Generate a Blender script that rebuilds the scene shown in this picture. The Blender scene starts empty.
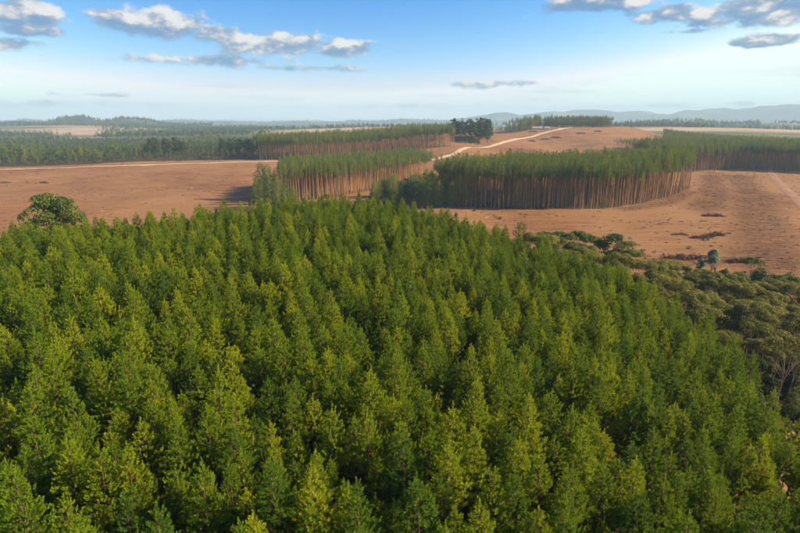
import bpy, math, random
import numpy as np
from mathutils import Vector

R = math.radians
rng = np.random.default_rng(11)
random.seed(11)
scene = bpy.context.scene
col = scene.collection

# ------------------------------------------------------------------ camera
CAM_H = 60.0
PITCH = R(15.17)
F = 24.0 / 36.0 * 800.0            # focal length in photo pixels
cam_data = bpy.data.cameras.new("camera")
cam_data.lens = 24; cam_data.sensor_width = 36
cam_data.clip_start = 0.5; cam_data.clip_end = 60000
cam = bpy.data.objects.new("camera", cam_data)
cam.location = (0, 0, CAM_H); cam.rotation_euler = (R(90) - PITCH, 0, 0)
col.objects.link(cam); scene.camera = cam

# ------------------------------------------------------------------ sun, sky, exposure
SUN_AZ = 87.0       # degrees clockwise from the view direction (+Y): from the right
SUN_EL = 28.0
sun_data = bpy.data.lights.new("sun", 'SUN')
sun_data.energy = 5.0; sun_data.angle = R(1.0); sun_data.color = (1.0, 0.76, 0.45)
sun = bpy.data.objects.new("sun", sun_data)
sdir = Vector((math.sin(R(SUN_AZ)) * math.cos(R(SUN_EL)), math.cos(R(SUN_AZ)) * math.cos(R(SUN_EL)), math.sin(R(SUN_EL))))
sun.rotation_euler = sdir.to_track_quat('Z', 'Y').to_euler(); sun.location = sdir * 300
col.objects.link(sun)

scene.view_settings.view_transform = 'Standard'
scene.view_settings.look = 'None'
scene.view_settings.exposure = 1.32
scene.view_settings.gamma = 1.0
scene.view_settings.use_curve_mapping = False
cy = scene.cycles
cy.max_bounces = 5; cy.diffuse_bounces = 2; cy.glossy_bounces = 1
cy.transmission_bounces = 3; cy.volume_bounces = 1; cy.transparent_max_bounces = 4
cy.use_denoising = True; cy.adaptive_threshold = 0.015

class NT:
    """tiny node-tree helper"""
    def __init__(s, tree): s.t = tree; s.t.nodes.clear()
    def n(s, kind, **kw):
        nd = s.t.nodes.new(kind)
        for k, v in kw.items():
            if k.startswith('i_'):
                nd.inputs[int(k[2:])].default_value = v
            else: setattr(nd, k, v)
        return nd
    def l(s, a, b): s.t.links.new(a, b)
    def m(s, op, a, b=None, c=None, clamp=False):
        nd = s.t.nodes.new('ShaderNodeMath'); nd.operation = op; nd.use_clamp = clamp
        for i, v in enumerate((a, b, c)):
            if v is None: continue
            if isinstance(v, (int, float)): nd.inputs[i].default_value = v
            else: s.l(v, nd.inputs[i])
        return nd.outputs[0]
    def mix(s, fac, a, b, blend='MIX'):
        nd = s.t.nodes.new('ShaderNodeMix'); nd.data_type = 'RGBA'; nd.blend_type = blend
        for i, v in ((0, fac), (6, a), (7, b)):
            if isinstance(v, (int, float)): nd.inputs[i].default_value = v
            elif isinstance(v, tuple): nd.inputs[i].default_value = v if len(v) == 4 else (*v, 1)
            else: s.l(v, nd.inputs[i])
        return nd.outputs[2]
    def ramp(s, fac, stops, mode='LINEAR'):
        nd = s.t.nodes.new('ShaderNodeValToRGB'); nd.color_ramp.interpolation = mode
        e = nd.color_ramp.elements
        while len(e) < len(stops): e.new(0.5)
        for el, (p, c) in zip(e, stops):
            el.position = p; el.color = c if len(c) == 4 else (*c, 1)
        s.l(fac, nd.inputs[0]); return nd.outputs[0]
    def noise(s, vec, scale, detail=4, rough=0.55, dim='3D', dist=0.0):
        nd = s.t.nodes.new('ShaderNodeTexNoise'); nd.noise_dimensions = dim
        nd.inputs['Scale'].default_value = scale; nd.inputs['Detail'].default_value = detail
        nd.inputs['Roughness'].default_value = rough; nd.inputs['Distortion'].default_value = dist
        if vec is not None: s.l(vec, nd.inputs['Vector'])
        return nd.outputs['Fac']
    def sstep(s, v, lo, hi):
        nd = s.t.nodes.new('ShaderNodeMapRange'); nd.interpolation_type = 'SMOOTHSTEP'
        s.l(v, nd.inputs[0]); nd.inputs[1].default_value = lo; nd.inputs[2].default_value = hi
        return nd.outputs[0]

def px_dir(x, y):
    dx, dy = (x - 400) / F, (266.5 - y) / F
    c, s = math.cos(PITCH), math.sin(PITCH)
    return np.array([dx, c + s * dy, -s + c * dy])

world = bpy.data.worlds.new("World"); scene.world = world; world.use_nodes = True
w = NT(world.node_tree)
sky = w.n('ShaderNodeTexSky', sky_type='NISHITA', sun_disc=False)
sky.sun_elevation = R(SUN_EL); sky.sun_rotation = R(SUN_AZ)
sky.altitude = 900; sky.air_density = 1.0; sky.dust_density = 1.2; sky.ozone_density = 2.5
geo = w.n('ShaderNodeTexCoord')
sep = w.n('ShaderNodeSeparateXYZ'); w.l(geo.outputs['Generated'], sep.inputs[0])
az = w.m('ARCTAN2', sep.outputs[0], sep.outputs[1])
el = w.m('ARCSINE', sep.outputs[2])
cmb = w.n('ShaderNodeCombineXYZ'); w.l(az, cmb.inputs[0]); w.l(w.m('MULTIPLY', el, 1.9), cmb.inputs[1])
sh = w.n('ShaderNodeVectorMath', operation='ADD'); w.l(cmb.outputs[0], sh.inputs[0]); sh.inputs[1].default_value = (.010, .024, 0)
n1 = w.noise(cmb.outputs[0], 15.0, 8, 0.62); n2 = w.noise(sh.outputs[0], 15.0, 4, 0.55)
# cloud groups (centre x, y and half widths in the photograph, weight), turned into directions
mass = hsum = None
for (x, y, wx, wy, k) in [(12, 14, 44, 13, 1), (24, 30, 40, 7, .95), (8, 43, 28, 7, .95), (107, 18, 26, 10, 1), (165, 24, 38, 15, 1.1), (216, 34, 28, 9, 1), (276, 43, 50, 13, 1.1), (346, 48, 32, 9, 1),
                          (205, 61, 100, 7, .85), (300, 68, 80, 5, .75), (600, 4, 56, 8, 1.05), (674, 14, 36, 9, 1), (775, 8, 62, 13, 1.15), (712, 22, 40, 6, .85), (765, 41, 50, 5, .85), (690, 31, 50, 4, .7),
                          (487, 84, 56, 4.5, .95), (92, 95, 40, 3, .7), (60, 104, 120, 5, .65), (430, 106, 110, 5, .65), (760, 104, 120, 4, .6)]:
    d = px_dir(x, y); d = d / np.linalg.norm(d); a0 = math.atan2(d[0], d[1]); e0 = math.asin(d[2]); ku, kv = F / wx * .9, F / wy / 1.08
    u = w.m('MULTIPLY_ADD', az, ku, -a0 * ku); v = w.m('MULTIPLY_ADD', el, kv, -e0 * kv)
    g = w.m('MULTIPLY', w.m('EXPONENT', w.m('MULTIPLY', w.m('MULTIPLY_ADD', v, v, w.m('MULTIPLY', u, u)), -.9)), k)
    mass = g if mass is None else w.m('MAXIMUM', mass, g)
    gv = w.m('MULTIPLY', g, v); hsum = gv if hsum is None else w.m('ADD', hsum, gv)
# the same scattered clouds go on outside the frame
mass = w.m('MAXIMUM', mass, w.m('MULTIPLY', w.sstep(w.noise(cmb.outputs[0], 2.2, 2, .5), .52, .70), w.sstep(el, .24, .34)))
dens = w.m('ADD', w.m('MULTIPLY_ADD', mass, .435, -.70), n1)
cover = w.m('MULTIPLY', w.sstep(dens, 0.0, 0.17), w.sstep(el, 0.005, 0.03))
lit = w.m('ADD', w.m('MULTIPLY', w.m('SUBTRACT', n1, n2), 3.6), w.m('MULTIPLY_ADD', hsum, .38, .50))
lit = w.m('SUBTRACT', lit, w.m('MULTIPLY', w.sstep(az, .15, .5), .16))   # clouds nearer the sun show their shaded side
cloud_col = w.ramp(lit, [(.15, (.34, .74, 1.38)), (.48, (.88, 1.06, 1.38)), (.80, (2.2, 2.06, 1.94)), (1.0, (2.5, 2.38, 2.24))])
# deepen the blue overhead, keep the horizon pale
ss = w.n('ShaderNodeSeparateColor'); w.l(sky.outputs[0], ss.inputs[0])
rr_ = w.m('MULTIPLY', w.m('POWER', w.m('MINIMUM', w.m('MULTIPLY', ss.outputs[0], 1 / 3.6), 1.08), 3.5), 2.15)
gg_ = w.m('MULTIPLY', w.m('POWER', w.m('MINIMUM', w.m('MULTIPLY', ss.outputs[1], 1 / 4.7), 1.2), 1.9), 2.3)
bb_ = w.m('MULTIPLY', w.m('MINIMUM', w.m('MULTIPLY', ss.outputs[2], 1 / 5.0), 1.12), 2.6)
sj = w.n('ShaderNodeCombineColor'); w.l(rr_, sj.inputs[0]); w.l(w.m('MAXIMUM', gg_, w.m('MULTIPLY', rr_, .99)), sj.inputs[1]); w.l(w.m('MAXIMUM', bb_, w.m('MULTIPLY', rr_, .98)), sj.inputs[2])
# thin veils low over the horizon
vc = w.n('ShaderNodeCombineXYZ'); w.l(w.m('MULTIPLY', az, 2.2), vc.inputs[0]); w.l(w.m('MULTIPLY', el, 26.0), vc.inputs[1])
veil = w.m('MULTIPLY', w.sstep(w.noise(vc.outputs[0], 2.4, 5, .55), .50, .72), w.m('MULTIPLY', w.sstep(el, .012, .03), w.m('SUBTRACT', 1.0, w.sstep(el, .055, .10))))
sjv = w.mix(w.m('MULTIPLY', veil, .45), sj.outputs[0], (1.55, 1.62, 1.75, 1))
skyc = w.mix(w.m('MULTIPLY', cover, 0.93), sjv, cloud_col)
bg = w.n('ShaderNodeBackground'); w.l(skyc, bg.inputs[0]); bg.inputs[1].default_value = 0.15
out = w.n('ShaderNodeOutputWorld'); w.l(bg.outputs[0], out.inputs[0])

# ------------------------------------------------------------------ terrain function
def pix(x, y, Y, dz=0.0):
    d = px_dir(x, y); t = Y / d[1]
    return (d[0] * t, Y, d[2] * t + dz)

CP = [(0, 0, -33), (0, 60, -33), (-20, 150, -33.5), (-80, 105, -33.5), (-150, 100, -35), (-150, 0, -34), (0, -80, -34),
      (-400, 0, -36), (-400, -300, -36), (400, -300, -46), (0, -400, -36),
      (25, 110, -35.5), (38, 55, -38.5), (40, 20, -37), (65, 75, -44), (110, 80, -47), (150, 0, -46), (400, 0, -46),
      (100, 160, -47), (60, 150, -45), (20, 200, -44.5), (-60, 200, -42), (-150, 220, -44), (0, 250, -47),
      pix(460, 207, 300), pix(600, 209, 300), pix(690, 190, 358), pix(330, 198, 350), pix(430, 177, 500),
      pix(430, 160, 610), pix(300, 160, 600), pix(262, 160, 595), pix(455, 147, 670),
      pix(100, 200, 338), pix(0, 190, 400), pix(0, 167, 535), pix(100, 164, 555), pix(180, 162, 575),
      pix(700, 275, 165), pix(800, 262, 172), pix(780, 200, 335), pix(790, 170, 525), pix(700, 171, 525), (500, 350, -46), (700, 550, -45),
      pix(480, 147, 750), pix(560, 150, 760), pix(520, 136, 880), pix(600, 127, 1010), pix(572, 127, 1000), pix(640, 128, 1010), pix(545, 128, 970),
      pix(630, 152, 720), pix(660, 130, 1000, -11), pix(720, 134, 1000, -13), pix(800, 138, 950, -13), pix(750, 128.5, 1500), pix(830, 131, 1500), pix(690, 128, 1450),
      (200, 1350, -34), (0, 1250, -40), pix(490, 135, 850), pix(470, 140, 790),
      (-400, 900, -42), (-800, 1300, -42), (-300, 1250, -41), (-900, 600, -43), (-1200, 900, -42),
      pix(95, 128, 2250), pix(95, 136, 1850), pix(20, 134, 1900), pix(10, 127, 2500), pix(380, 127, 1900), pix(320, 133, 1500), pix(220, 147, 1000),
      (-1800, 2500, -30), (0, 3000, -45), (1500, 2500, -30), (3000, 2500, -30), (-600, 3000, -42), (0, 6000, -40), (-5000, 6000, -40), (5000, 6000, -40),
      (0, 12000, -40), (-12000, 12000, -40), (12000, 12000, -40), (-12000, 0, -40), (12000, 0, -40), (0, -3000, -40), (-4000, -3000, -40), (4000, -3000, -40),
      (-2500, 800, -40), (2000, 600, -40), (-3000, 4000, -38), (3000, 4500, -35)]
CP = np.array(CP, float)
def _phi(r): return np.sqrt(r * r + 30.0 ** 2)
_D = np.hypot(CP[:, None, 0] - CP[None, :, 0], CP[:, None, 1] - CP[None, :, 1])
_N = len(CP)
_A = np.zeros((_N + 1, _N + 1)); _A[:_N, :_N] = _phi(_D) + np.eye(_N) * -4.0; _A[:_N, _N] = 1; _A[_N, :_N] = 1
_W = np.linalg.solve(_A, np.append(CP[:, 2], 0))
def vnoise(x, y, seed=0):
    """cheap smooth value noise"""
    xi = np.floor(x).astype(np.int64); yi = np.floor(y).astype(np.int64); fx = x - xi; fy = y - yi
    fx = fx * fx * (3 - 2 * fx); fy = fy * fy * (3 - 2 * fy)
    def h(i, j):
        n = (i * 374761393 + j * 668265263 + seed * 982451653) & 0xffffffff
        n = ((n ^ (n >> 13)) * 1274126177) & 0xffffffff
        return ((n ^ (n >> 16)) & 0xffff) / 65535.0
    return (h(xi, yi) * (1 - fx) + h(xi + 1, yi) * fx) * (1 - fy) + (h(xi, yi + 1) * (1 - fx) + h(xi + 1, yi + 1) * fx) * fy
def terrain(x, y):
    x = np.asarray(x, float); y = np.asarray(y, float); sh = x.shape
    x = x.ravel(); y = y.ravel(); z = np.empty_like(x)
    for i in range(0, len(x), 20000):
        xs, ys = x[i:i + 20000], y[i:i + 20000]
        z[i:i + 20000] = _phi(np.hypot(xs[:, None] - CP[None, :, 0], ys[:, None] - CP[None, :, 1])) @ _W[:_N] + _W[_N]
    z += (vnoise(x / 23, y / 23, 1) - .5) * 1.0 + (vnoise(x / 7, y / 7, 2) - .5) * 0.35
    far = np.clip((np.hypot(x, y) - 1700) / 2500, 0, 1)
    z += far * ((vnoise(x / 700, y / 500, 3) - .5) * 55 + (vnoise(x / 260, y / 200, 4) - .5) * 16)
    return (z + CAM_H).reshape(sh)
def tz(x, y): return float(terrain(np.array([x]), np.array([y]))[0])
def gp(x, y):
    """point of the ground seen at a photo pixel"""
    d = px_dir(x, y); Y = np.concatenate([np.arange(15, 700, 1.0), np.arange(700, 4000, 5.0)])
    t = Y / d[1]; X = d[0] * t; Z = CAM_H + d[2] * t
    hit = np.nonzero(Z <= terrain(X, Y))[0]
    i = hit[0] if len(hit) else len(Y) - 1
    return (float(X[i]), float(Y[i]))
def project(P):
    P = np.asarray(P, float); c, s = math.cos(PITCH), math.sin(PITCH)
    x, y, z = P[..., 0], P[..., 1], P[..., 2] - CAM_H
    dep = y * c - z * s; up = y * s + z * c
    dep = np.where(dep < 1, np.nan, dep)
    return 400 + F * x / dep, 266.5 - F * up / dep, dep
def inside(px, py, poly):
    px = np.asarray(px); py = np.asarray(py); r = np.zeros(px.shape, bool); n = len(poly)
    for i in range(n):
        x0, y0 = poly[i]; x1, y1 = poly[(i + 1) % n]
        if y0 == y1: continue
        c = ((y0 > py) != (y1 > py)) & (px < (x1 - x0) * (py - y0) / (y1 - y0) + x0)
        r ^= c
    return r

# ------------------------------------------------------------------ helpers
def tag(o, label=None, cat=None, group=None, kind=None):
    if label: o['label'] = label
    if cat: o['category'] = cat
    if group: o['group'] = group
    if kind: o['kind'] = kind
    return o
def make_mesh(name, V, T, mats, mi=None, attrs=None, smooth=False):
    V = np.asarray(V, np.float32); T = np.asarray(T, np.int32)
    me = bpy.data.meshes.new(name); k = T.shape[1]
    me.vertices.add(len(V)); me.vertices.foreach_set('co', V.ravel())
    me.loops.add(T.size); me.loops.foreach_set('vertex_index', T.ravel())
    me.polygons.add(len(T)); me.polygons.foreach_set('loop_start', np.arange(0, T.size, k, dtype=np.int32))
    me.polygons.foreach_set('loop_total', np.full(len(T), k, np.int32))
    for m in mats: me.materials.append(m)
    if mi is not None: me.polygons.foreach_set('material_index', np.asarray(mi, np.int32))
    me.polygons.foreach_set('use_smooth', np.full(len(T), bool(smooth)))
    for an, (dom, arr) in (attrs or {}).items():
        a = me.attributes.new(an, 'FLOAT', dom); a.data.foreach_set('value', np.asarray(arr, np.float32))
    me.update(calc_edges=True); me.validate()
    return me
def link(name, me, parent=None, loc=(0, 0, 0), rz=0.0, sc=1.0):
    o = bpy.data.objects.new(name, me); o.location = loc; o.rotation_euler = (0, 0, rz); o.scale = (sc, sc, sc)
    col.objects.link(o)
    if parent: o.parent = parent
    return o
def join_parts(parts):
    """parts: (V, T, mat index, tint per face) -> merged arrays"""
    V, T, M, A, off = [], [], [], [], 0
    for v, t, m, a in parts:
        V.append(v); T.append(np.asarray(t) + off); M.append(np.full(len(t), m)); A.append(np.broadcast_to(a, (len(t),))); off += len(v)
    return np.concatenate(V), np.concatenate(T), np.concatenate(M), np.concatenate(A)
def tube(pts, rad, k=6):
    pts = np.asarray(pts, float); n = len(pts); V = []
    for i in range(n):
        d = pts[min(i + 1, n - 1)] - pts[max(i - 1, 0)]; d /= np.linalg.norm(d) + 1e-9
        a = np.cross(d, (0, 1, 0) if abs(d[1]) < .9 else (1, 0, 0)); a /= np.linalg.norm(a); b = np.cross(d, a)
        th = np.arange(k) * 2 * np.pi / k
        V.append(pts[i] + rad[i] * (np.cos(th)[:, None] * a + np.sin(th)[:, None] * b))
    V = np.concatenate(V); T = []
    for i in range(n - 1):
        for j in range(k):
            a, b = i * k + j, i * k + (j + 1) % k
            T += [(a, b, b + k), (a, b + k, a + k)]
    return V, np.array(T)

# ------------------------------------------------------------------ materials
def foliage(name, stops, spread=0.25, rust=None, trans=0.25, rough=0.6):
    """leaf colour = per-tree tint + per-tuft tint; some old tufts turn rust"""
    m = bpy.data.materials.new(name); m.use_nodes = True; t = NT(m.node_tree)
    inst = t.n('ShaderNodeAttribute', attribute_type='INSTANCER', attribute_name='tint')
    tuft = t.n('ShaderNodeAttribute', attribute_type='GEOMETRY', attribute_name='tuft')
    oi = t.n('ShaderNodeObjectInfo')
    pn = t.noise(oi.outputs['Location'], 0.02, 2)
    f = t.m('ADD', inst.outputs['Fac'], t.m('MULTIPLY', t.m('SUBTRACT', tuft.outputs['Fac'], 0.5), spread))
    f = t.m('ADD', f, t.m('MULTIPLY', t.m('SUBTRACT', pn, 0.5), 0.5), clamp=True)
    c = t.ramp(f, stops)
    if rust:
        thr = t.m('SUBTRACT', 1.0, t.m('MULTIPLY', inst.outputs['Fac'], rust[1]))
        rr = t.n('ShaderNodeAttribute', attribute_type='GEOMETRY', attribute_name='old')
        c = t.mix(t.m('MULTIPLY', t.sstep(t.m('SUBTRACT', rr.outputs['Fac'], thr), -0.03, 0.05), 0.8), c, rust[0])
    p = t.n('ShaderNodeBsdfPrincipled'); t.l(c, p.inputs['Base Color']); p.inputs['Roughness'].default_value = rough
    p.inputs['Specular IOR Level'].default_value = 0.12
    tr = t.n('ShaderNodeBsdfTranslucent'); t.l(t.mix(0.5, c, (0.30, 0.36, 0.05, 1), 'MIX'), tr.inputs[0])
    mx = t.n('ShaderNodeMixShader', i_0=trans); t.l(p.outputs[0], mx.inputs[1]); t.l(tr.outputs[0], mx.inputs[2])
    o = t.n('ShaderNodeOutputMaterial'); t.l(mx.outputs[0], o.inputs[0])
    return m
def bark(name, a, b, scale=3.0):
    m = bpy.data.materials.new(name); m.use_nodes = True; t = NT(m.node_tree)
    tc = t.n('ShaderNodeTexCoord'); mp = t.n('ShaderNodeMapping'); mp.inputs['Scale'].default_value = (1, 1, 0.25); t.l(tc.outputs['Object'], mp.inputs[0])
    oi = t.n('ShaderNodeObjectInfo')
    f = t.m('ADD', t.noise(mp.outputs[0], scale, 5), t.m('MULTIPLY', t.m('SUBTRACT', oi.outputs['Random'], .5), .3))
    c = t.ramp(f, [(0.3, a), (0.7, b)])
    p = t.n('ShaderNodeBsdfPrincipled'); t.l(c, p.inputs['Base Color']); p.inputs['Roughness'].default_value = 0.85
    bp = t.n('ShaderNodeBump', i_0=0.5); t.l(t.noise(mp.outputs[0], scale * 3, 4), bp.inputs['Height']); t.l(bp.outputs[0], p.inputs['Normal'])
    o = t.n('ShaderNodeOutputMaterial'); t.l(p.outputs[0], o.inputs[0])
    return m
def plain(name, c, rough=0.7, noise=0.12, scale=2.0):
    m = bpy.data.materials.new(name); m.use_nodes = True; t = NT(m.node_tree)
    tc = t.n('ShaderNodeTexCoord')
    f = t.noise(tc.outputs['Object'], scale, 4)
    lo = tuple(v * (1 - noise) for v in c); hi = tuple(min(1, v * (1 + noise)) for v in c)
    p = t.n('ShaderNodeBsdfPrincipled'); t.l(t.ramp(f, [(.3, lo), (.7, hi)]), p.inputs['Base Color']); p.inputs['Roughness'].default_value = rough
    o = t.n('ShaderNodeOutputMaterial'); t.l(p.outputs[0], o.inputs[0])
    return m

M_NEEDLE = foliage('young_pine_needles', [(0.0, (.050, .125, .024)), (.3, (.105, .205, .010)), (.65, (.205, .300, .007)), (1.0, (.36, .42, .006))],
                   spread=.42, rust=((.28, .14, .02, 1), .26), trans=.22)
M_NEEDLE_OLD = foliage('mature_pine_needles', [(0, (.05, .12, .04)), (.5, (.095, .18, .032)), (1, (.23, .28, .025))], spread=.4, rust=((.25, .15, .03, 1), .1))
M_LEAF = foliage('broad_leaves', [(0, (.030, .060, .020)), (.5, (.07, .115, .022)), (1, (.15, .18, .025))], spread=.45)
M_OLIVE = foliage('olive_leaves', [(0, (.10, .11, .025)), (.5, (.165, .165, .034)), (1, (.25, .225, .042))], spread=.5)
M_PALE = foliage('pale_eucalyptus_leaves', [(0, (.15, .20, .11)), (1, (.30, .36, .20))], spread=.5)
M_FARLEAF = foliage('far_leaves', [(0, (.022, .05, .022)), (.5, (.06, .10, .03)), (1, (.15, .17, .05))], spread=.4)
M_SCRUB = foliage('scrub_leaves', [(0, (.05, .065, .025)), (.5, (.09, .10, .035)), (1, (.16, .14, .05))], spread=.5)
M_BARK = bark('pine_bark', (.22, .11, .042), (.49, .275, .108))
M_BARK_YOUNG = bark('young_pine_bark', (.07, .04, .022), (.14, .08, .042))
M_BARK_PALE = bark('pale_bark', (.15, .12, .095), (.36, .29, .23), 1.5)
M_BARK_DARK = bark('dark_bark', (.06, .045, .03), (.14, .10, .07))

# ------------------------------------------------------------------ tree builders
def blades(base, axis, length, n, ang, width, r):
    """n needle triangles round every plume; returns V, T and the plume index of each face"""
    P = len(base); N = P * n
    ax = np.repeat(axis, n, 0); b = np.repeat(base, n, 0); L = np.repeat(length, n)
    rd = r.normal(size=(N, 3)); rd -= (rd * ax).sum(1)[:, None] * ax; rd /= np.linalg.norm(rd, axis=1)[:, None] + 1e-9
    u = r.random(N) ** 0.8
    org = b + ax * (L * u * 0.85)[:, None]
    spread = ang * (1.05 - 0.65 * u)
    d = ax * np.cos(spread)[:, None] + rd * np.sin(spread)[:, None]
    nl = L * (0.42 + 0.2 * r.random(N))
    sd = np.cross(d, rd + r.normal(size=(N, 3)) * .35); sd /= np.linalg.norm(sd, axis=1)[:, None] + 1e-9
    wd = (L * width)[:, None]
    mid = org + d * (nl * .45)[:, None]
    V = np.stack([org, mid + sd * wd, org + d * nl[:, None], mid - sd * wd], 1).reshape(-1, 3)
    i = np.arange(N) * 4
    T = np.concatenate([np.stack([i, i + 1, i + 2], 1), np.stack([i, i + 2, i + 3], 1)])
    pid = np.concatenate([np.repeat(np.arange(P), n)] * 2)
    return V, T, pid
def pine_parts(seed, H, base, Rm, gap, plume, needles, per, dens=5.5, ang=0.95, wid=.05, shape=.75, twig=1.0):
    r = np.random.default_rng(seed)
    B, A, L, TW, OLD, TIP = [], [], [], [], [], []
    z = base
    lean = r.normal(size=2) * .012
    while z < H - .25:
        t = (z - base) / (H - base)
        Lz = (Rm * (1 - t) ** shape * min(1, .55 + 2.2 * t)) + .10
        nb = max(3, int(round(dens + r.normal() * .8 - 1.5 * t)))
        a0 = r.random() * 6.28
        for k in range(nb):
            a = a0 + k * 6.283 / nb + r.normal() * .22
            l = Lz * r.uniform(.70, 1.2); cz = z + r.normal() * .09
            up = r.uniform(.25, .6) * (1 - .55 * t); drop = r.uniform(-.05, .15)
            o = np.array([math.cos(a), math.sin(a), 0]); sd = np.array([-o[1], o[0], 0])
            np_ = max(1, int(round(per * l * r.uniform(.8, 1.2) + 1)))
            end = None
            for q in range(np_):
                s = 1.0 if q == 0 else r.uniform(.32, .98)
                lat = 0 if q == 0 else r.normal() * .24 * l * (1.15 - s)
                p = o * l * s + sd * lat + np.array([lean[0] * cz, lean[1] * cz, cz + l * (up * s * s - drop * s) + r.normal() * .04])
                ax = o * r.uniform(.25, .8) + sd * (lat * .7 + r.normal() * .22) + np.array([0, 0, r.uniform(.7, 1.0)])
                B.append(p); A.append(ax / np.linalg.norm(ax)); L.append(plume * r.uniform(.75, 1.25) * (.62 + .38 * (1 - t)))
                OLD.append(r.random() * (.66 + .5 * (1 - s)) if q else r.random() * .7)
                TIP.append(1.0 if q == 0 else max(0, s - .6) * 1.2)
                if q == 0: end = p
            p0 = np.array([lean[0] * cz, lean[1] * cz, cz])
            TW.append((p0, p0 * .6 + end * .4 - np.array([0, 0, .08 * l]), p0 * .25 + end * .75 - np.array([0, 0, .06 * l])))
        z += gap * r.uniform(.75, 1.25) * (1 - .35 * t)
    for k in range(6):      # leading shoot
        zz = H + .25 - k * .17
        B.append(np.array([lean[0] * zz, lean[1] * zz, zz - plume * .5])); A.append(np.array([r.normal() * .1 * k, r.normal() * .1 * k, 1.0])); A[-1] /= np.linalg.norm(A[-1]); L.append(plume * .8); OLD.append(.1); TIP.append(1.0)
    B = np.array(B); A = np.array(A); L = np.array(L); OLD = np.array(OLD); TIP = np.array(TIP)
    V, T, pid = blades(B, A, L, needles, ang, wid, r)
    tf = np.clip(.32 + .36 * r.random(len(B)) + .3 * TIP, 0, 1); crown = [(V, T, 0, tf[pid], OLD[pid])]
    tv, tt = [], []; off = 0
    for p0, p1, p2 in TW:
        v, t = tube([p0, p1, p2], [.035 * twig, .025 * twig, .012 * twig], 3); tv.append(v); tt.append(t + off); off += len(v)
    tv = np.concatenate(tv); tt = np.concatenate(tt)
    crown.append((tv, tt, 1, .5, 0.0))
    n = 7; zs = np.linspace(-.5, H - .5, n)
    r0 = .0078 * H
    trunk = tube([(lean[0] * q, lean[1] * q, q) for q in zs], [r0 * (1 - .85 * max(q, 0) / H) * (1.25 if i == 0 else 1) for i, q in enumerate(zs)], 7)
    return crown, trunk
def leaf_cloud(r, lobes, nleaf, size, shell=.55, flat=.0):
    """leaf quads through ellipsoid lobes, denser towards their skins"""
    lob = np.array(lobes, float); wt = (lob[:, 3] * lob[:, 4] * lob[:, 5]) ** (2 / 3); wt /= wt.sum()
    li = r.choice(len(lob), nleaf, p=wt)
    d = r.normal(size=(nleaf, 3)); d /= np.linalg.norm(d, axis=1)[:, None]
    d[:, 2] = np.where(d[:, 2] < -.35, -d[:, 2], d[:, 2])
    rad = shell + (1 - shell) * r.random(nleaf) ** .6
    # clumps: push leaves toward sub-centres
    c = lob[li, :3] + d * lob[li, 3:6] * rad[:, None]
    nrm = d * np.array([1, 1, 1.3]) + r.normal(size=(nleaf, 3)) * .6; nrm /= np.linalg.norm(nrm, axis=1)[:, None]
    a = np.cross(nrm, r.normal(size=(nleaf, 3))); a /= np.linalg.norm(a, axis=1)[:, None]; b = np.cross(nrm, a)
    s = size * r.uniform(.6, 1.3, nleaf)[:, None]
    V = np.stack([c - a * s, c + b * s * .55, c + a * s, c - b * s * .55], 1).reshape(-1, 3)
    i = np.arange(nleaf) * 4
    T = np.concatenate([np.stack([i, i + 1, i + 2], 1), np.stack([i, i + 2, i + 3], 1)])
    tl = r.random(len(lob)); tf = .5 * tl[li] + .5 * r.random(nleaf)
    return V, T, np.concatenate([tf, tf])
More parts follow.
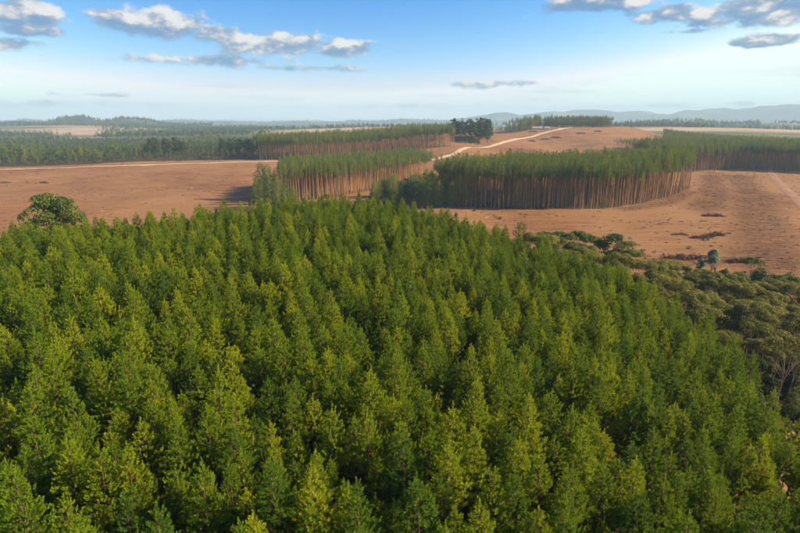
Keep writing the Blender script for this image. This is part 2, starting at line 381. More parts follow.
def broad_parts(seed, H, W, nlobe, nleaf, leaf, style='round', trunk_r=None, forks=1):
    r = np.random.default_rng(seed); lobes = []
    if style == 'umbrella':
        zc = H - .16 * W
        for k in range(nlobe):
            a = r.random() * 6.28; q = math.sqrt(r.random()) * W * .36
            lobes.append((math.cos(a) * q, math.sin(a) * q, zc - (q / (W * .5)) ** 2 * .16 * W + r.normal() * .12, W * r.uniform(.15, .22), W * r.uniform(.15, .22), W * r.uniform(.11, .17)))
    elif style == 'tall':
        for k in range(nlobe):
            u = r.random(); a = r.random() * 6.28; q = W * .32 * (1 - .5 * u) * math.sqrt(r.random())
            lobes.append((math.cos(a) * q, math.sin(a) * q, H * (.66 + .28 * u), W * r.uniform(.10, .18), W * r.uniform(.10, .18), W * r.uniform(.09, .17)))
    elif style == 'bush':
        for k in range(nlobe):
            u = r.random(); a = r.random() * 6.28; q = W * .36 * (1 - .55 * u) * math.sqrt(r.random())
            lobes.append((math.cos(a) * q, math.sin(a) * q, H * (.15 + .68 * u), W * r.uniform(.14, .24), W * r.uniform(.14, .24), H * r.uniform(.12, .22)))
    else:
        for k in range(nlobe):
            u = r.random(); a = r.random() * 6.28; q = W * .38 * math.sqrt(max(.02, 1 - (u - .3) ** 2 * 2.0)) * r.random() ** .4
            lobes.append((math.cos(a) * q, math.sin(a) * q, H * (.34 + .58 * u), W * r.uniform(.09, .16), W * r.uniform(.09, .16), H * r.uniform(.05, .095)))
    V, T, tf = leaf_cloud(r, lobes, nleaf, leaf)
    tr = trunk_r or .02 * H
    zf = H * (.62 if style in ('umbrella', 'tall') else .35 if style == 'round' else .08)
    parts = []
    for f in range(forks):
        bx, by = r.normal(size=2) * .04 * H * (forks > 1)
        pts = [(0, 0, -.6)] + [(bx * q + r.normal() * .012 * H, by * q + r.normal() * .012 * H, zf * q) for q in (.33, .66, 1)]
        parts.append((*tube(pts, [tr * 1.2, tr * .95, tr * .8, tr * .65], 6), 0, .5))
        top = np.array(pts[-1])
        for k, lb in enumerate(lobes[f::forks][:6 if style == 'umbrella' else 10]):
            tgt = np.array(lb[:3]) - np.array([0, 0, lb[5] * .3]); st = top + (np.array(pts[2]) - top) * r.random() * .8
            md = (st + tgt) / 2 + np.array([0, 0, -.05 * H * r.random()]) + r.normal(size=3) * .02 * H
            parts.append((*tube([st, md, tgt], [tr * .5, tr * .33, tr * .12], 5), 0, .5))
    tv, tt, _, _ = join_parts(parts)
    return [(V, T, 0, tf, 0.0)], (tv, tt)
class Kind:
    """a few variants of one kind of tree: separate trunk and crown meshes and a joined one for far masses"""
    def __init__(s, name, variants, leaf_mat, bark_mat):
        s.crown, s.trunk, s.proto = [], [], []
        for i, (crown, trunk) in enumerate(variants):
            V, T, Mx, A = join_parts([c[:4] for c in crown]); old = np.concatenate([np.broadcast_to(c[4], (len(c[1]),)) for c in crown])
            s.crown.append(make_mesh(name + '_crown', V, T, [leaf_mat, bark_mat], Mx, {'tuft': ('FACE', A), 'old': ('FACE', old)}))
            s.trunk.append(make_mesh(name + '_trunk', trunk[0], trunk[1], [bark_mat], smooth=True))
            V2, T2, M2, A2 = join_parts([(V, T, 0, 0), (trunk[0], trunk[1], 1, .5)])
            M2[:len(T)] = Mx; A2 = np.concatenate([A, np.full(len(trunk[1]), .5)]); O2 = np.concatenate([old, np.zeros(len(trunk[1]))])
            me = make_mesh(name + '_tree', V2, T2, [leaf_mat, bark_mat], M2, {'tuft': ('FACE', A2), 'old': ('FACE', O2)})
            s.proto.append(bpy.data.objects.new(name + '_source', me))
    def put(s, name, x, y, label, group=None, cat='tree', v=0, sc=1.0, rz=None, tint=.5, sink=.25, z=None):
        z = tz(x, y) if z is None else z
        e = bpy.data.objects.new(name, None); e.empty_display_size = 1; e.location = (x, y, z - sink * 0.4)
        e.rotation_euler = (rng.normal() * .02, rng.normal() * .02, rng.random() * 6.28 if rz is None else rz); e.scale = (sc, sc, sc); col.objects.link(e)
        tag(e, label, cat, group)
        v = v % len(s.crown)
        t = link('trunk', s.trunk[v], e); c = link('crown', s.crown[v], e); c['tint'] = float(tint); t['tint'] = float(tint)
        return e

def scatter(name, pts, kinds_list, var, rot, sc, tint, label, cat, kind='stuff', group=None):
    """one mass of trees / debris: instances on the points of one mesh"""
    pts = np.asarray(pts, np.float32)
    me = bpy.data.meshes.new(name); me.vertices.add(len(pts)); me.vertices.foreach_set('co', pts.ravel())
    for an, ty, arr in (('variant', 'INT', var), ('spin', 'FLOAT', rot), ('size', 'FLOAT', sc), ('tint', 'FLOAT', tint)):
        a = me.attributes.new(an, ty, 'POINT'); a.data.foreach_set('value', np.asarray(arr, np.int32 if ty == 'INT' else np.float32))
    o = link(name, me); tag(o, label, cat, group, kind)
    ng = bpy.data.node_groups.new(name + '_spread', 'GeometryNodeTree')
    ng.interface.new_socket('Geometry', in_out='INPUT', socket_type='NodeSocketGeometry')
    ng.interface.new_socket('Geometry', in_out='OUTPUT', socket_type='NodeSocketGeometry')
    N = ng.nodes; Lk = ng.links
    gi = N.new('NodeGroupInput'); go = N.new('NodeGroupOutput'); jn = N.new('GeometryNodeJoinGeometry')
    def named(nm, ty):
        a = N.new('GeometryNodeInputNamedAttribute'); a.data_type = ty; a.inputs[0].default_value = nm; return a.outputs[0]
    vo, so, zo = named('variant', 'INT'), named('spin', 'FLOAT'), named('size', 'FLOAT')
    rc = N.new('ShaderNodeCombineXYZ'); Lk.new(so, rc.inputs[2])
    for k, ob in enumerate(kinds_list):
        cmp_ = N.new('FunctionNodeCompare'); cmp_.data_type = 'INT'; cmp_.operation = 'EQUAL'
        Lk.new(vo, cmp_.inputs[2]); cmp_.inputs[3].default_value = k
        oi = N.new('GeometryNodeObjectInfo'); oi.inputs[0].default_value = ob; oi.inputs[1].default_value = True
        ip = N.new('GeometryNodeInstanceOnPoints'); Lk.new(gi.outputs[0], ip.inputs['Points']); Lk.new(cmp_.outputs[0], ip.inputs['Selection'])
        Lk.new(oi.outputs['Geometry'], ip.inputs['Instance']); Lk.new(rc.outputs[0], ip.inputs['Rotation']); Lk.new(zo, ip.inputs['Scale'])
        Lk.new(ip.outputs[0], jn.inputs[0])
    Lk.new(jn.outputs[0], go.inputs[0])
    md = o.modifiers.new('spread', 'NODES'); md.node_group = ng
    return o
def on_ground(xy, sink=.1):
    xy = np.asarray(xy); return np.column_stack([xy, terrain(xy[:, 0], xy[:, 1]) - sink])
def planted(poly, dx, dy, ang, jit, r):
    """positions on a planting grid inside a polygon"""
    P = np.array(poly); c = P.mean(0); ext = np.hypot(*(P.max(0) - P.min(0))) / 2 + 5
    u = np.arange(-ext, ext, dx); v = np.arange(-ext, ext, dy)
    U, W_ = np.meshgrid(u, v); U = U.ravel(); W_ = W_.ravel()
    U = U + r.normal(size=U.shape) * jit; W_ = W_ + r.normal(size=U.shape) * jit
    x = c[0] + U * math.cos(ang) - W_ * math.sin(ang); y = c[1] + U * math.sin(ang) + W_ * math.cos(ang)
    k = inside(x, y, poly); return np.column_stack([x[k], y[k]])

K_PINE = Kind('young_pine', [pine_parts(100 + i, 13 + .55 * (i % 3), 9.5 - .3 * (i % 2), 1.14 + .11 * (i % 4), .235, .31, 34, 5.8, dens=6.3, ang=.90, wid=.044, twig=.22, shape=1.0) for i in range(9)], M_NEEDLE, M_BARK_YOUNG)
K_TALL = Kind('mature_pine', [pine_parts(200 + i, 24 + .7 * (i % 3), 16.2 + (i % 3) * .8, 1.75, .72, .85, 10, 1.9, dens=4.8, wid=.075, shape=.75) for i in range(6)], M_NEEDLE_OLD, M_BARK)
K_MID = Kind('irregular_pine', [pine_parts(300 + i, 14 + i % 2, 1.2, 3.5, .65, .85, 10, 2.8, dens=6.5, wid=.075, shape=.5) for i in range(4)], M_NEEDLE_OLD, M_BARK)
K_ROUND = Kind('broadleaf', [broad_parts(400 + i, 13, 11, 50, 7000, .20, 'round') for i in range(3)], M_LEAF, M_BARK_DARK)
K_UMB = Kind('umbrella_tree', [broad_parts(500 + i, 12.5, 6.6, 11, 4600, .125, 'umbrella', .075, 2 if i % 2 else 1) for i in range(6)], M_OLIVE, M_BARK_PALE)
K_DUMB = Kind('dark_umbrella_tree', [broad_parts(560 + i, 11, 6.0, 16, 2200, .20, 'umbrella', .12, 1) for i in range(3)], M_LEAF, M_BARK_PALE)
K_EUC = Kind('pale_eucalyptus', [broad_parts(600 + i, 15, 7.0, 17, 2800, .22, 'tall', .16, 2) for i in range(2)], M_PALE, M_BARK_PALE)
K_BUSH = Kind('bush', [broad_parts(650 + i, 4, 5, 14, 1500, .17, 'bush', .06, 3) for i in range(3)], M_SCRUB, M_BARK_DARK)
K_DBUSH = Kind('dark_bush', [broad_parts(670 + i, 5, 5, 16, 1800, .17, 'bush', .07, 3) for i in range(3)], M_LEAF, M_BARK_DARK)
K_FAR = Kind('far_tree', [broad_parts(700 + i, 14, 9.5, 18, 620, .62, 'bush' if i % 2 else 'round', .2, 1) for i in range(5)], M_FARLEAF, M_BARK_DARK)
K_FARP = Kind('far_pine', [pine_parts(750 + i, 18, 3.5, 2.6, 1.3, 1.6, 6, 1.2, dens=5, wid=.13, shape=.6) for i in range(3)], M_NEEDLE_OLD, M_BARK)

# ------------------------------------------------------------------ regions on the ground
PLANT = [(-260, -60), (-260, 92), (-150, 89), (-82, 91), (-62, 98), (-46, 110), (-29, 136), (-8, 146), (4, 134), (14, 117), (24, 105), (36, 92), (44, 76), (42, 65), (38.2, 55), (34.5, 45), (36, 36), (38, 28), (40, 15), (40, -60)]
def off(p, dx, dy): return (p[0] + dx, p[1] + dy)
C_F = [gp(453, 206), gp(490, 208), gp(530, 209.5), gp(600, 209), gp(640, 204), gp(672, 196), gp(690, 189)]
C_POLY = C_F + [(205, 380), (150, 398), (78, 386), (42, 356), (20, 328)]
B_F = [gp(284, 203.5), gp(300, 201), gp(340, 197), gp(385, 187), gp(432, 177)]
B_POLY = B_F + [off(B_F[-1], -22, 50), off(B_F[2], -50, 55), off(B_F[0], -12, 40)]
A_F = [gp(261, 160), gp(300, 160), gp(380, 154), gp(456, 146.5)]
A_POLY = A_F + [off(A_F[3], -10, 55), off(A_F[0], -20, 50)]
D_F = [gp(668, 172), gp(690, 172), gp(740, 168), gp(800, 171), gp(850, 174)]
D_POLY = D_F + [off(D_F[-1], 60, 100), off(D_F[2], 20, 75), off(D_F[0], 0, 90)]
D2_POLY = [(300, 640), (300, 770), (372, 775), (478, 1000), (640, 985), (1000, 940), (980, 640), off(D_F[2], 20, 78), off(D_F[0], 0, 92)]
E_POLY = [gp(486, 136), gp(500, 134), gp(520, 132), (252, 985), (262, 1030), (160, 900)]
E2_POLY = [(262, 985), (388, 1000), (392, 1055), (268, 1050)]
FOREST = [gp(-60, 170), gp(0, 167), gp(60, 165.5), gp(130, 162), gp(200, 160.5), gp(258, 160), (-175, 640), (-160, 800), (-280, 1300), (-1400, 1300), (-1100, 600)]
GROVE = [(26, 122), (38, 98), (48, 80), (52, 71), (58, 67), (82, 72), (150, 84), (150, 112), (112, 118), (88, 120), (66, 122), (44, 132)]

# ------------------------------------------------------------------ ground
def axis(a, b, step, lo, hi, g=1.16):
    c = list(np.arange(a, b + .1, step)); s = step
    while c[-1] < hi: s *= g; c.append(c[-1] + s)
    s = step
    while c[0] > lo: s *= g; c.insert(0, c[0] - s)
    return np.array(c)
gx = axis(-420, 520, 4.0, -10000, 10000); gy = axis(-60, 1060, 4.0, -3500, 9800)
GX, GY = np.meshgrid(gx, gy); GZ = terrain(GX, GY)
nx, ny = len(gx), len(gy)
ii = (np.arange(ny - 1)[:, None] * nx + np.arange(nx - 1)[None, :]).ravel()
Q = np.stack([ii, ii + 1, ii + nx + 1, ii + nx], 1)
fx, fy = GX.ravel(), GY.ravel()
floor_mask = np.zeros(len(fx))
for poly in (PLANT, C_POLY, B_POLY, A_POLY, D_POLY, D2_POLY, E_POLY, E2_POLY, FOREST, GROVE): floor_mask[inside(fx, fy, poly)] = 1
sx, sy, _ = project(np.column_stack([fx, fy, GZ.ravel()]))
dist = np.hypot(fx, fy)
clear = ((fy > -150) & (fy < 1040) & (fx > -900) & (fx < 650)).astype(float)
# pale stubble fields further away, placed on their slopes
pale = np.zeros(len(fx))
for (cx_, cy_, rx_, ry_) in [(-1150, 2050, 330, 260), (-60, 1750, 420, 330), (1050, 1480, 520, 260), (-340, 1010, 60, 55), (-1500, 2400, 300, 150), (700, 1400, 300, 120), (-700, 2650, 260, 110), (-900, 1500, 130, 70), (-250, 2300, 240, 120), (-1900, 3000, 400, 150)]:
    pale = np.maximum(pale, np.clip(1.6 - 1.6 * (((fx - cx_) / rx_) ** 2 + ((fy - cy_) / ry_) ** 2), 0, 1))
slash = np.zeros(len(fx))
def seg_d(px_, py_, pts):
    d = np.full(len(px_), 1e9)
    for (x0, y0), (x1, y1) in zip(pts, pts[1:]):
        t = np.clip(((px_ - x0) * (x1 - x0) + (py_ - y0) * (y1 - y0)) / ((x1 - x0) ** 2 + (y1 - y0) ** 2 + 1e-9), 0, 1)
        d = np.minimum(d, np.hypot(px_ - x0 - t * (x1 - x0), py_ - y0 - t * (y1 - y0)))
    return d
BANDS = [([gp(738, 176), gp(752, 195), gp(762, 225), gp(772, 262)], 11), ([gp(712, 176), gp(716, 192), gp(705, 208)], 9),
         ([gp(660, 262), gp(700, 260), gp(740, 263), gp(790, 262)], 5), ([gp(690, 192), gp(660, 204), gp(625, 209)], 6)]
for pts, wd in BANDS: slash = np.maximum(slash, np.clip(1.5 - seg_d(fx, fy, pts) / wd, 0, 1))
gm = bpy.data.materials.new('cleared_ground'); gm.use_nodes = True; t = NT(gm.node_tree)
at = lambda nm: t.n('ShaderNodeAttribute', attribute_type='GEOMETRY', attribute_name=nm).outputs['Fac']
tc = t.n('ShaderNodeTexCoord').outputs['Object']
mp = t.n('ShaderNodeMapping'); mp.inputs['Scale'].default_value = (.10, .75, 1); mp.inputs['Rotation'].default_value = (0, 0, R(-12)); t.l(tc, mp.inputs[0])
rows = t.noise(mp.outputs[0], 0.55, 5, .65, dist=.6)
big = t.noise(tc, 0.011, 5, .6); mid = t.noise(tc, 0.07, 5, .65); fine = t.noise(tc, 0.9, 6, .7)
f = t.m('ADD', t.m('MULTIPLY', big, .48), t.m('ADD', t.m('MULTIPLY', rows, .42), t.m('ADD', t.m('MULTIPLY', mid, .14), t.m('MULTIPLY', fine, .25))))
soil = t.ramp(f, [(.49, (.090, .038, .016)), (.56, (.160, .075, .030)), (.63, (.228, .116, .048)), (.74, (.295, .168, .075))])
straw = t.ramp(t.noise(tc, .33, 6, .75), [(.3, (.235, .126, .055)), (.7, (.315, .186, .089))])
soil = t.mix(t.m('MULTIPLY', t.sstep(t.noise(tc, .025, 5, .7), .46, .66), .65), soil, straw)
soil = t.mix(t.m('MULTIPLY', at('slash'), t.sstep(t.m('ADD', t.noise(mp.outputs[0], .9, 7, .8), t.m('MULTIPLY', t.m('SUBTRACT', fine, .5), .8)), .36, .60)), soil, (.085, .036, .019, 1))
spk = t.sstep(t.noise(tc, 1.6, 3, .6), .70, .76)
soil = t.mix(t.m('MULTIPLY', spk, .45), soil, (.60, .50, .40, 1))
litter = t.ramp(fine, [(.3, (.035, .03, .016)), (.7, (.10, .07, .04))])
grass = t.ramp(t.noise(tc, .004, 6, .65), [(.35, (.045, .075, .025)), (.55, (.10, .125, .045)), (.7, (.20, .19, .09))])
palec = t.ramp(t.noise(tc, .01, 5, .6), [(.3, (.34, .23, .15)), (.7, (.46, .34, .23))])
c = t.mix(at('clear'), grass, soil)
c = t.mix(at('pale'), c, palec)
c = t.mix(at('floor'), c, litter)
p = t.n('ShaderNodeBsdfPrincipled'); t.l(c, p.inputs['Base Color']); p.inputs['Roughness'].default_value = .95; p.inputs['Specular IOR Level'].default_value = .1
bp = t.n('ShaderNodeBump', i_0=.9, i_1=.5); t.l(t.m('ADD', fine, t.m('MULTIPLY', rows, 1.6)), bp.inputs['Height']); t.l(bp.outputs[0], p.inputs['Normal'])
o = t.n('ShaderNodeOutputMaterial'); t.l(p.outputs[0], o.inputs[0])
ground = link('ground', make_mesh('ground', np.column_stack([fx, fy, GZ.ravel()]), Q, [gm],
              attrs={'clear': ('POINT', clear), 'floor': ('POINT', floor_mask), 'pale': ('POINT', pale), 'slash': ('POINT', slash)}, smooth=True))
tag(ground, kind='structure')

# ------------------------------------------------------------------ far hills
HILL_TREES = []
def hill_range(name, prof, Y0, depth, seed, mat, amp=.12, n=260, m=26, trees=0):
    """solid ridge across the view whose crest follows a skyline (photo x, photo y)"""
    xs = np.linspace(prof[0][0], prof[-1][0], n)
    ys = np.interp(xs, [p[0] for p in prof], [p[1] for p in prof])
    X = np.array([pix(a, b, Y0)[0] for a, b in zip(xs, ys)]); H = np.array([pix(a, b, Y0)[2] for a, b in zip(xs, ys)]) + CAM_H
    v = np.linspace(-1, 1, m); V = []
    for q in v:
        yy = Y0 + q * depth + (vnoise(X / 900, X * 0 + 3, seed) - .5) * depth * .8
        bell = np.cos(q * np.pi / 2) ** 1.3
        rel = (vnoise(X / 260, yy / 260, seed + 1) - .5) * 2 * amp + (vnoise(X / 90, yy / 90, seed + 2) - .5) * amp * .6
        base = 5.0
        z = base + (H - base) * bell * (1 + rel * (abs(q) > .03) * 1.0)
        V.append(np.column_stack([X * (yy / Y0), yy, np.where(bell < .02, -10, z)]))
    V = np.concatenate(V); i = (np.arange(m - 1)[:, None] * n + np.arange(n - 1)[None, :]).ravel()
    o = link(name, make_mesh(name, V, np.stack([i, i + 1, i + n + 1, i + n], 1), [mat], smooth=True)); tag(o, kind='structure')
    if trees:
        rt = np.random.default_rng(seed); qi = rt.integers(0, m // 2 + 2, trees); ui = rt.random(trees) * (n - 2); k0 = ui.astype(int); fr = (ui - k0)[:, None]; fq = rt.random(trees)[:, None]
        G = V.reshape(m, n, 3); P = (G[qi, k0] * (1 - fr) + G[qi, k0 + 1] * fr) * (1 - fq) + (G[qi + 1, k0] * (1 - fr) + G[qi + 1, k0 + 1] * fr) * fq
        keep = vnoise(P[:, 0] / 170, P[:, 1] / 120, seed + 9) > .36; HILL_TREES.append(P[keep])
    return o
hm = bpy.data.materials.new('wooded_hills'); hm.use_nodes = True; t = NT(hm.node_tree)
tc = t.n('ShaderNodeTexCoord').outputs['Object']
c = t.ramp(t.m('ADD', t.m('MULTIPLY', t.noise(tc, .0022, 6, .65), .8), t.m('MULTIPLY', t.noise(tc, .02, 5, .7), .25)), [(.42, (.02, .035, .018)), (.52, (.04, .055, .025)), (.6, (.10, .10, .05)), (.68, (.2, .16, .1))])
p = t.n('ShaderNodeBsdfPrincipled'); t.l(c, p.inputs['Base Color']); p.inputs['Roughness'].default_value = 1
bp = t.n('ShaderNodeBump', i_0=1.0, i_1=12.0); t.l(t.noise(tc, .02, 6, .7), bp.inputs['Height']); t.l(bp.outputs[0], p.inputs['Normal'])
o = t.n('ShaderNodeOutputMaterial'); t.l(p.outputs[0], o.inputs[0])
hill_range('hills', [(440, 121), (470, 118), (484, 115.5), (497, 112.8), (508, 112.5), (520, 115.5), (535, 114), (548, 112), (565, 111.5), (580, 110), (598, 108.6), (608, 109), (620, 112), (640, 111.3), (655, 113), (668, 114),
                     (685, 111.3), (700, 110.2), (715, 109), (735, 108.3), (760, 107.2), (780, 106.6), (810, 105.5), (900, 104), (1050, 108)], 7600, 1700, 5, hm, .10)
hill_range('hills', [(-250, 120), (-60, 121), (0, 121.5), (20, 119.5), (30, 119.2), (45, 121), (80, 122), (150, 121.5), (180, 120.5), (220, 121.2), (260, 122), (300, 121), (350, 121.5), (410, 120), (450, 120.5), (500, 121.5), (560, 122)], 6200, 900, 15, hm, .25, trees=4500)
hill_range('hills', [(-200, 124), (0, 123.5), (55, 123), (64, 121), (80, 120.5), (98, 122.5), (112, 123), (124, 121.2), (140, 121), (152, 122.5), (160, 124.5), (185, 126), (215, 127)], 3000, 420, 25, hm, .3, trees=5200)
hill_range('hills', [(600, 127), (625, 124.5), (650, 123.2), (690, 122.2), (720, 122.8), (760, 121.5), (800, 122), (850, 121), (950, 123)], 2600, 260, 35, hm, .2, trees=2600)

# ------------------------------------------------------------------ dirt roads
def road(name, px_pts, width, mat, lift=.06):
    P = np.array([gp(*q) for q in px_pts]); d = np.r_[0, np.cumsum(np.hypot(*np.diff(P, axis=0).T))]
    s = np.arange(0, d[-1], 3.0); C = np.column_stack([np.interp(s, d, P[:, 0]), np.interp(s, d, P[:, 1])])
    for _ in range(6): C[1:-1] = (C[:-2] + 2 * C[1:-1] + C[2:]) / 4
    T = np.gradient(C, axis=0); T /= np.linalg.norm(T, axis=1)[:, None]; Nn = np.column_stack([-T[:, 1], T[:, 0]])
    V = []; k = 7
    for j, u in enumerate(np.linspace(-1, 1, k)):
        wv = width / 2 * (1 + .18 * (vnoise(s / 9, s * 0 + j // 4, 8) - .5))
        q = C + Nn * (u * wv)[:, None]
        V.append(np.column_stack([q, terrain(q[:, 0], q[:, 1]) + lift + .22 * (1 - u * u)]))
    n = len(s); V = np.concatenate(V); i = (np.arange(k - 1)[:, None] * n + np.arange(n - 1)[None, :]).ravel()
    o = link(name, make_mesh(name, V, np.stack([i, i + 1, i + n + 1, i + n], 1), [mat], smooth=True)); tag(o, kind='structure')
M_ROAD = plain('pale_road_dirt', (.50, .38, .26), .95, .15, .15)
M_TRACK = plain('orange_track_dirt', (.22, .105, .048), .95, .15, .2)
road('road', [(431, 160.5), (455, 154), (480, 147.8), (510, 141), (540, 134.2), (560, 129.5), (572, 127.2)], 7.0, M_ROAD)
road('road', [(300, 160.6), (262, 161.6), (230, 162.3), (180, 163.8), (130, 165.4), (60, 168), (0, 169.5), (-40, 171)], 4.0, M_ROAD)
road('path', [(769, 169), (775, 179), (786, 190), (805, 207), (840, 240)], 6.5, M_TRACK)

# ------------------------------------------------------------------ young pine plantation in front
r = np.random.default_rng(5)
XY = planted(PLANT, 1.95, 1.80, R(17), .28, r)
XY = XY[r.random(len(XY)) > .05]
P3 = on_ground(XY, .1)
sc_ = np.clip(r.normal(1.0, .08, len(XY)), .72, 1.15)
tint = np.clip(r.beta(2.4, 2.4, len(XY)), 0, 1)
var = r.integers(0, 9, len(XY)); spin = r.random(len(XY)) * 6.283
tops = P3 + np.column_stack([np.zeros((len(XY), 2)), 12.0 * sc_])
tx, ty, dep = project(tops)
seen = (tx > -25) & (tx < 825) & (ty > 60) & (ty < 575) & np.isfinite(dep)
order = np.argsort(np.where(seen, np.hypot(np.hypot(P3[:, 0], P3[:, 1]), P3[:, 2] + 12 - CAM_H), 1e9))
near = order[:300]; is_near = np.zeros(len(XY), bool); is_near[near] = True
for i in near:
    hue = 'bluish green' if tint[i] < .24 else 'dark green' if tint[i] < .45 else 'mid green' if tint[i] < .66 else 'yellow green'
    third = 'left' if tx[i] < 267 else 'middle' if tx[i] < 533 else 'right'
    band = 'along the bottom edge' if ty[i] > 430 else 'in the nearer half' if ty[i] > 340 else 'behind the nearest rows'
    K_PINE.put('pine_tree', XY[i, 0], XY[i, 1], f'{hue} young pine {band} of the plantation, {third} third',
               f'{hue} plantation pines {band}, {third} third', v=int(var[i]), sc=float(sc_[i]), rz=float(spin[i]), tint=tint[i], z=float(P3[i, 2]))
keep = ~is_near & (np.hypot(P3[:, 0], P3[:, 1]) < 260) & (P3[:, 1] > -45)
scatter('pine_plantation', P3[keep], K_PINE.proto, var[keep], spin[keep], sc_[keep], tint[keep],
        'dense mass of young green pines filling the plantation behind the nearest rows', 'forest')

# ------------------------------------------------------------------ mature pine stands
stands = []
for nm, poly, front, dx, ang, scale, words in [
        ('C', C_POLY, C_F, 2.9, .05, 1.0, 'the big central stand with a sunlit end'),
        ('B', B_POLY, B_F, 3.0, .85, .90, 'the slanting stand behind the plantation'),
        ('A', A_POLY, A_F, 3.2, .3, .98, 'the long farther stand beside the pale road'),
        ('D', D_POLY, D_F, 3.3, -.05, .98, 'the shaded stand behind the field at right')]:
    rr = np.random.default_rng(ord(nm))
    q = planted(poly, dx, dx * .95, ang, .35, rr)
    # an even edge row along the felled side
    e = []
    for (x0, y0), (x1, y1) in zip(front, front[1:]):
        L_ = math.hypot(x1 - x0, y1 - y0); k = max(1, int(L_ / 2.35))
        e += [(x0 + (x1 - x0) * j / k + rr.normal() * .3, y0 + (y1 - y0) * j / k + rr.normal() * .3) for j in range(k)]
    e = np.array(e); dd = np.min(np.hypot(q[:, None, 0] - e[None, :, 0], q[:, None, 1] - e[None, :, 1]), axis=1); q = q[dd > 1.9]
    stands.append((nm, q, e, scale, words, rr))
quota = {'C': 110, 'B': 75, 'A': 55, 'D': 60}
for nm, q, e, scale, words, rr in stands:
    ex, ey, ed = project(on_ground(e)); vis = (ex > -5) & (ex < 805)
    # the front rows are single trees
    alln = np.concatenate([e[vis], e[~vis], q]); nf = min(quota[nm], int(vis.sum()))
    extra = quota[nm] - nf
    rest = np.concatenate([e[~vis], q])
    dfront = seg_d(rest[:, 0], rest[:, 1], [tuple(v) for v in e[vis]][::3])
    px_, _, _ = project(on_ground(rest)); dfront = np.where((px_ > 0) & (px_ < 800), dfront, 1e9)
    od = np.argsort(dfront)
    singles = np.concatenate([e[vis][:quota[nm]], rest[od[:max(0, extra)]]]) if extra > 0 else e[vis][np.linspace(0, vis.sum() - 1, quota[nm]).astype(int)]
    taken = set(map(tuple, singles)); others = np.array([v for v in alln if tuple(v) not in taken])
    lo_, hi_ = np.percentile(project(on_ground(singles))[0], [33, 66])
    for v in singles:
        xp = float(project(on_ground(np.array([v])))[0][0]); side = 'left third' if xp < lo_ else 'middle third' if xp < hi_ else 'right third'
        K_TALL.put('mature_pine_tree', v[0], v[1], f'bare-trunked pine, {side} of the edge of ' + words, f'edge pines, {side} of ' + words,
                   v=int(rr.integers(0, 6)), sc=float(scale * rr.normal(1, .085)), tint=float(rr.beta(3, 3)))
    n = len(others)
    scatter('pine_stand', on_ground(others), K_TALL.proto, rr.integers(0, 6, n), rr.random(n) * 6.283, scale * np.clip(rr.normal(1, .08, n), .78, 1.18), rr.beta(3, 3, n),
            'mass of tall mature pines inside ' + words, 'forest')
rr = np.random.default_rng(77)
q = planted(D2_POLY, 4.2, 4.0, -.05, .6, rr); n = len(q)
scatter('pine_stand', on_ground(q), K_TALL.proto, rr.integers(0, 6, n), rr.random(n) * 6.283, np.clip(rr.normal(.50, .05, n), .35, .65), rr.beta(3, 2.4, n),
        'wide younger pine block climbing the slope at far right behind the shaded stand', 'forest')
for poly, wds, s_ in ((E_POLY, 'pine block on the ridge behind the white farm buildings', .85), (E2_POLY, 'dark pine block on the ridge crest where the pale road ends', .75)):
    q = planted(poly, 3.7, 3.6, .3, .8, rr); n = len(q)
    pick = rr.random(n) < .55
    scatter('pine_stand', on_ground(q), K_TALL.proto + K_FARP.proto, np.where(pick, rr.integers(0, 6, n), rr.integers(6, 9, n)), rr.random(n) * 6.283, np.clip(rr.normal(s_, .06, n), .5, 1), rr.beta(2, 3.5, n), wds, 'forest')

# irregular pines between the stands, single trees
for j in range(66):
    x = 372 + 104 * (j + rr.random()) / 66; y = rr.uniform(186 if x > 405 else 196, 207.5); g = gp(x, y)
    kind_ = K_FAR if rr.random() < .3 else K_MID
    kind_.put('bushy_tree', g[0], g[1], 'bushy tree with foliage to the ground in the gap between two tall stands', 'bushy trees between the tall stands',
              v=int(rr.integers(0, 4)), sc=float(rr.uniform(.7, 1.0) + .35 * max(0, min(x - 385, 60) / 80)), tint=float(rr.uniform(.35, .95)))
for (x, y, h) in [(258, 205, .9), (264, 208, 1.0), (271, 210, 1.1), (279, 211, 1.0), (287, 212, .85), (262, 199, 1.25), (270, 200, 1.3), (278, 203, 1.25), (294, 210, .75), (252, 210, .6)]:
    g = gp(x, y)
    K_MID.put('irregular_pine_tree', g[0], g[1], 'dark bushy pine at the near left end of the slanting stand', 'bushy pines at the left end of the slanting stand',
              v=int(rr.integers(0, 4)), sc=h * 1.22, tint=float(rr.uniform(.15, .7)))

# ------------------------------------------------------------------ single trees at the plantation edges
def at_px(x, Y):
    """world x on the ground at forward distance Y under photo column x"""
    X = 0.0
    for _ in range(6):
        z = tz(X, Y) - CAM_H + 10; dep_ = Y * math.cos(PITCH) - z * math.sin(PITCH); X = (x - 400) / F * dep_
    return X
def emergent(kind, name, x, Y, top, H, label, v=0, tint=.5, group=None, cat='tree'):
    """tree whose top reaches a photo row, standing on the ground at distance Y"""
    X = at_px(x, Y); z = tz(X, Y); ztop = CAM_H + pix(x, top, Y)[2]
    return kind.put(name, X, Y, label, group, cat, v, max(.25, (ztop - z) / H), None, tint)
e = emergent(K_ROUND, 'broadleaf_tree', 49, 122, 193, 12.4, 'large bright broadleaf tree rising above the plantation edge at far left', 0, .6); e.scale.x *= .85; e.scale.y *= .85
e = emergent(K_ROUND, 'broadleaf_tree', 66, 125, 198, 12.4, 'darker broadleaf tree leaning against the large bright one at far left', 1, .5); e.scale.x *= .8; e.scale.y *= .8
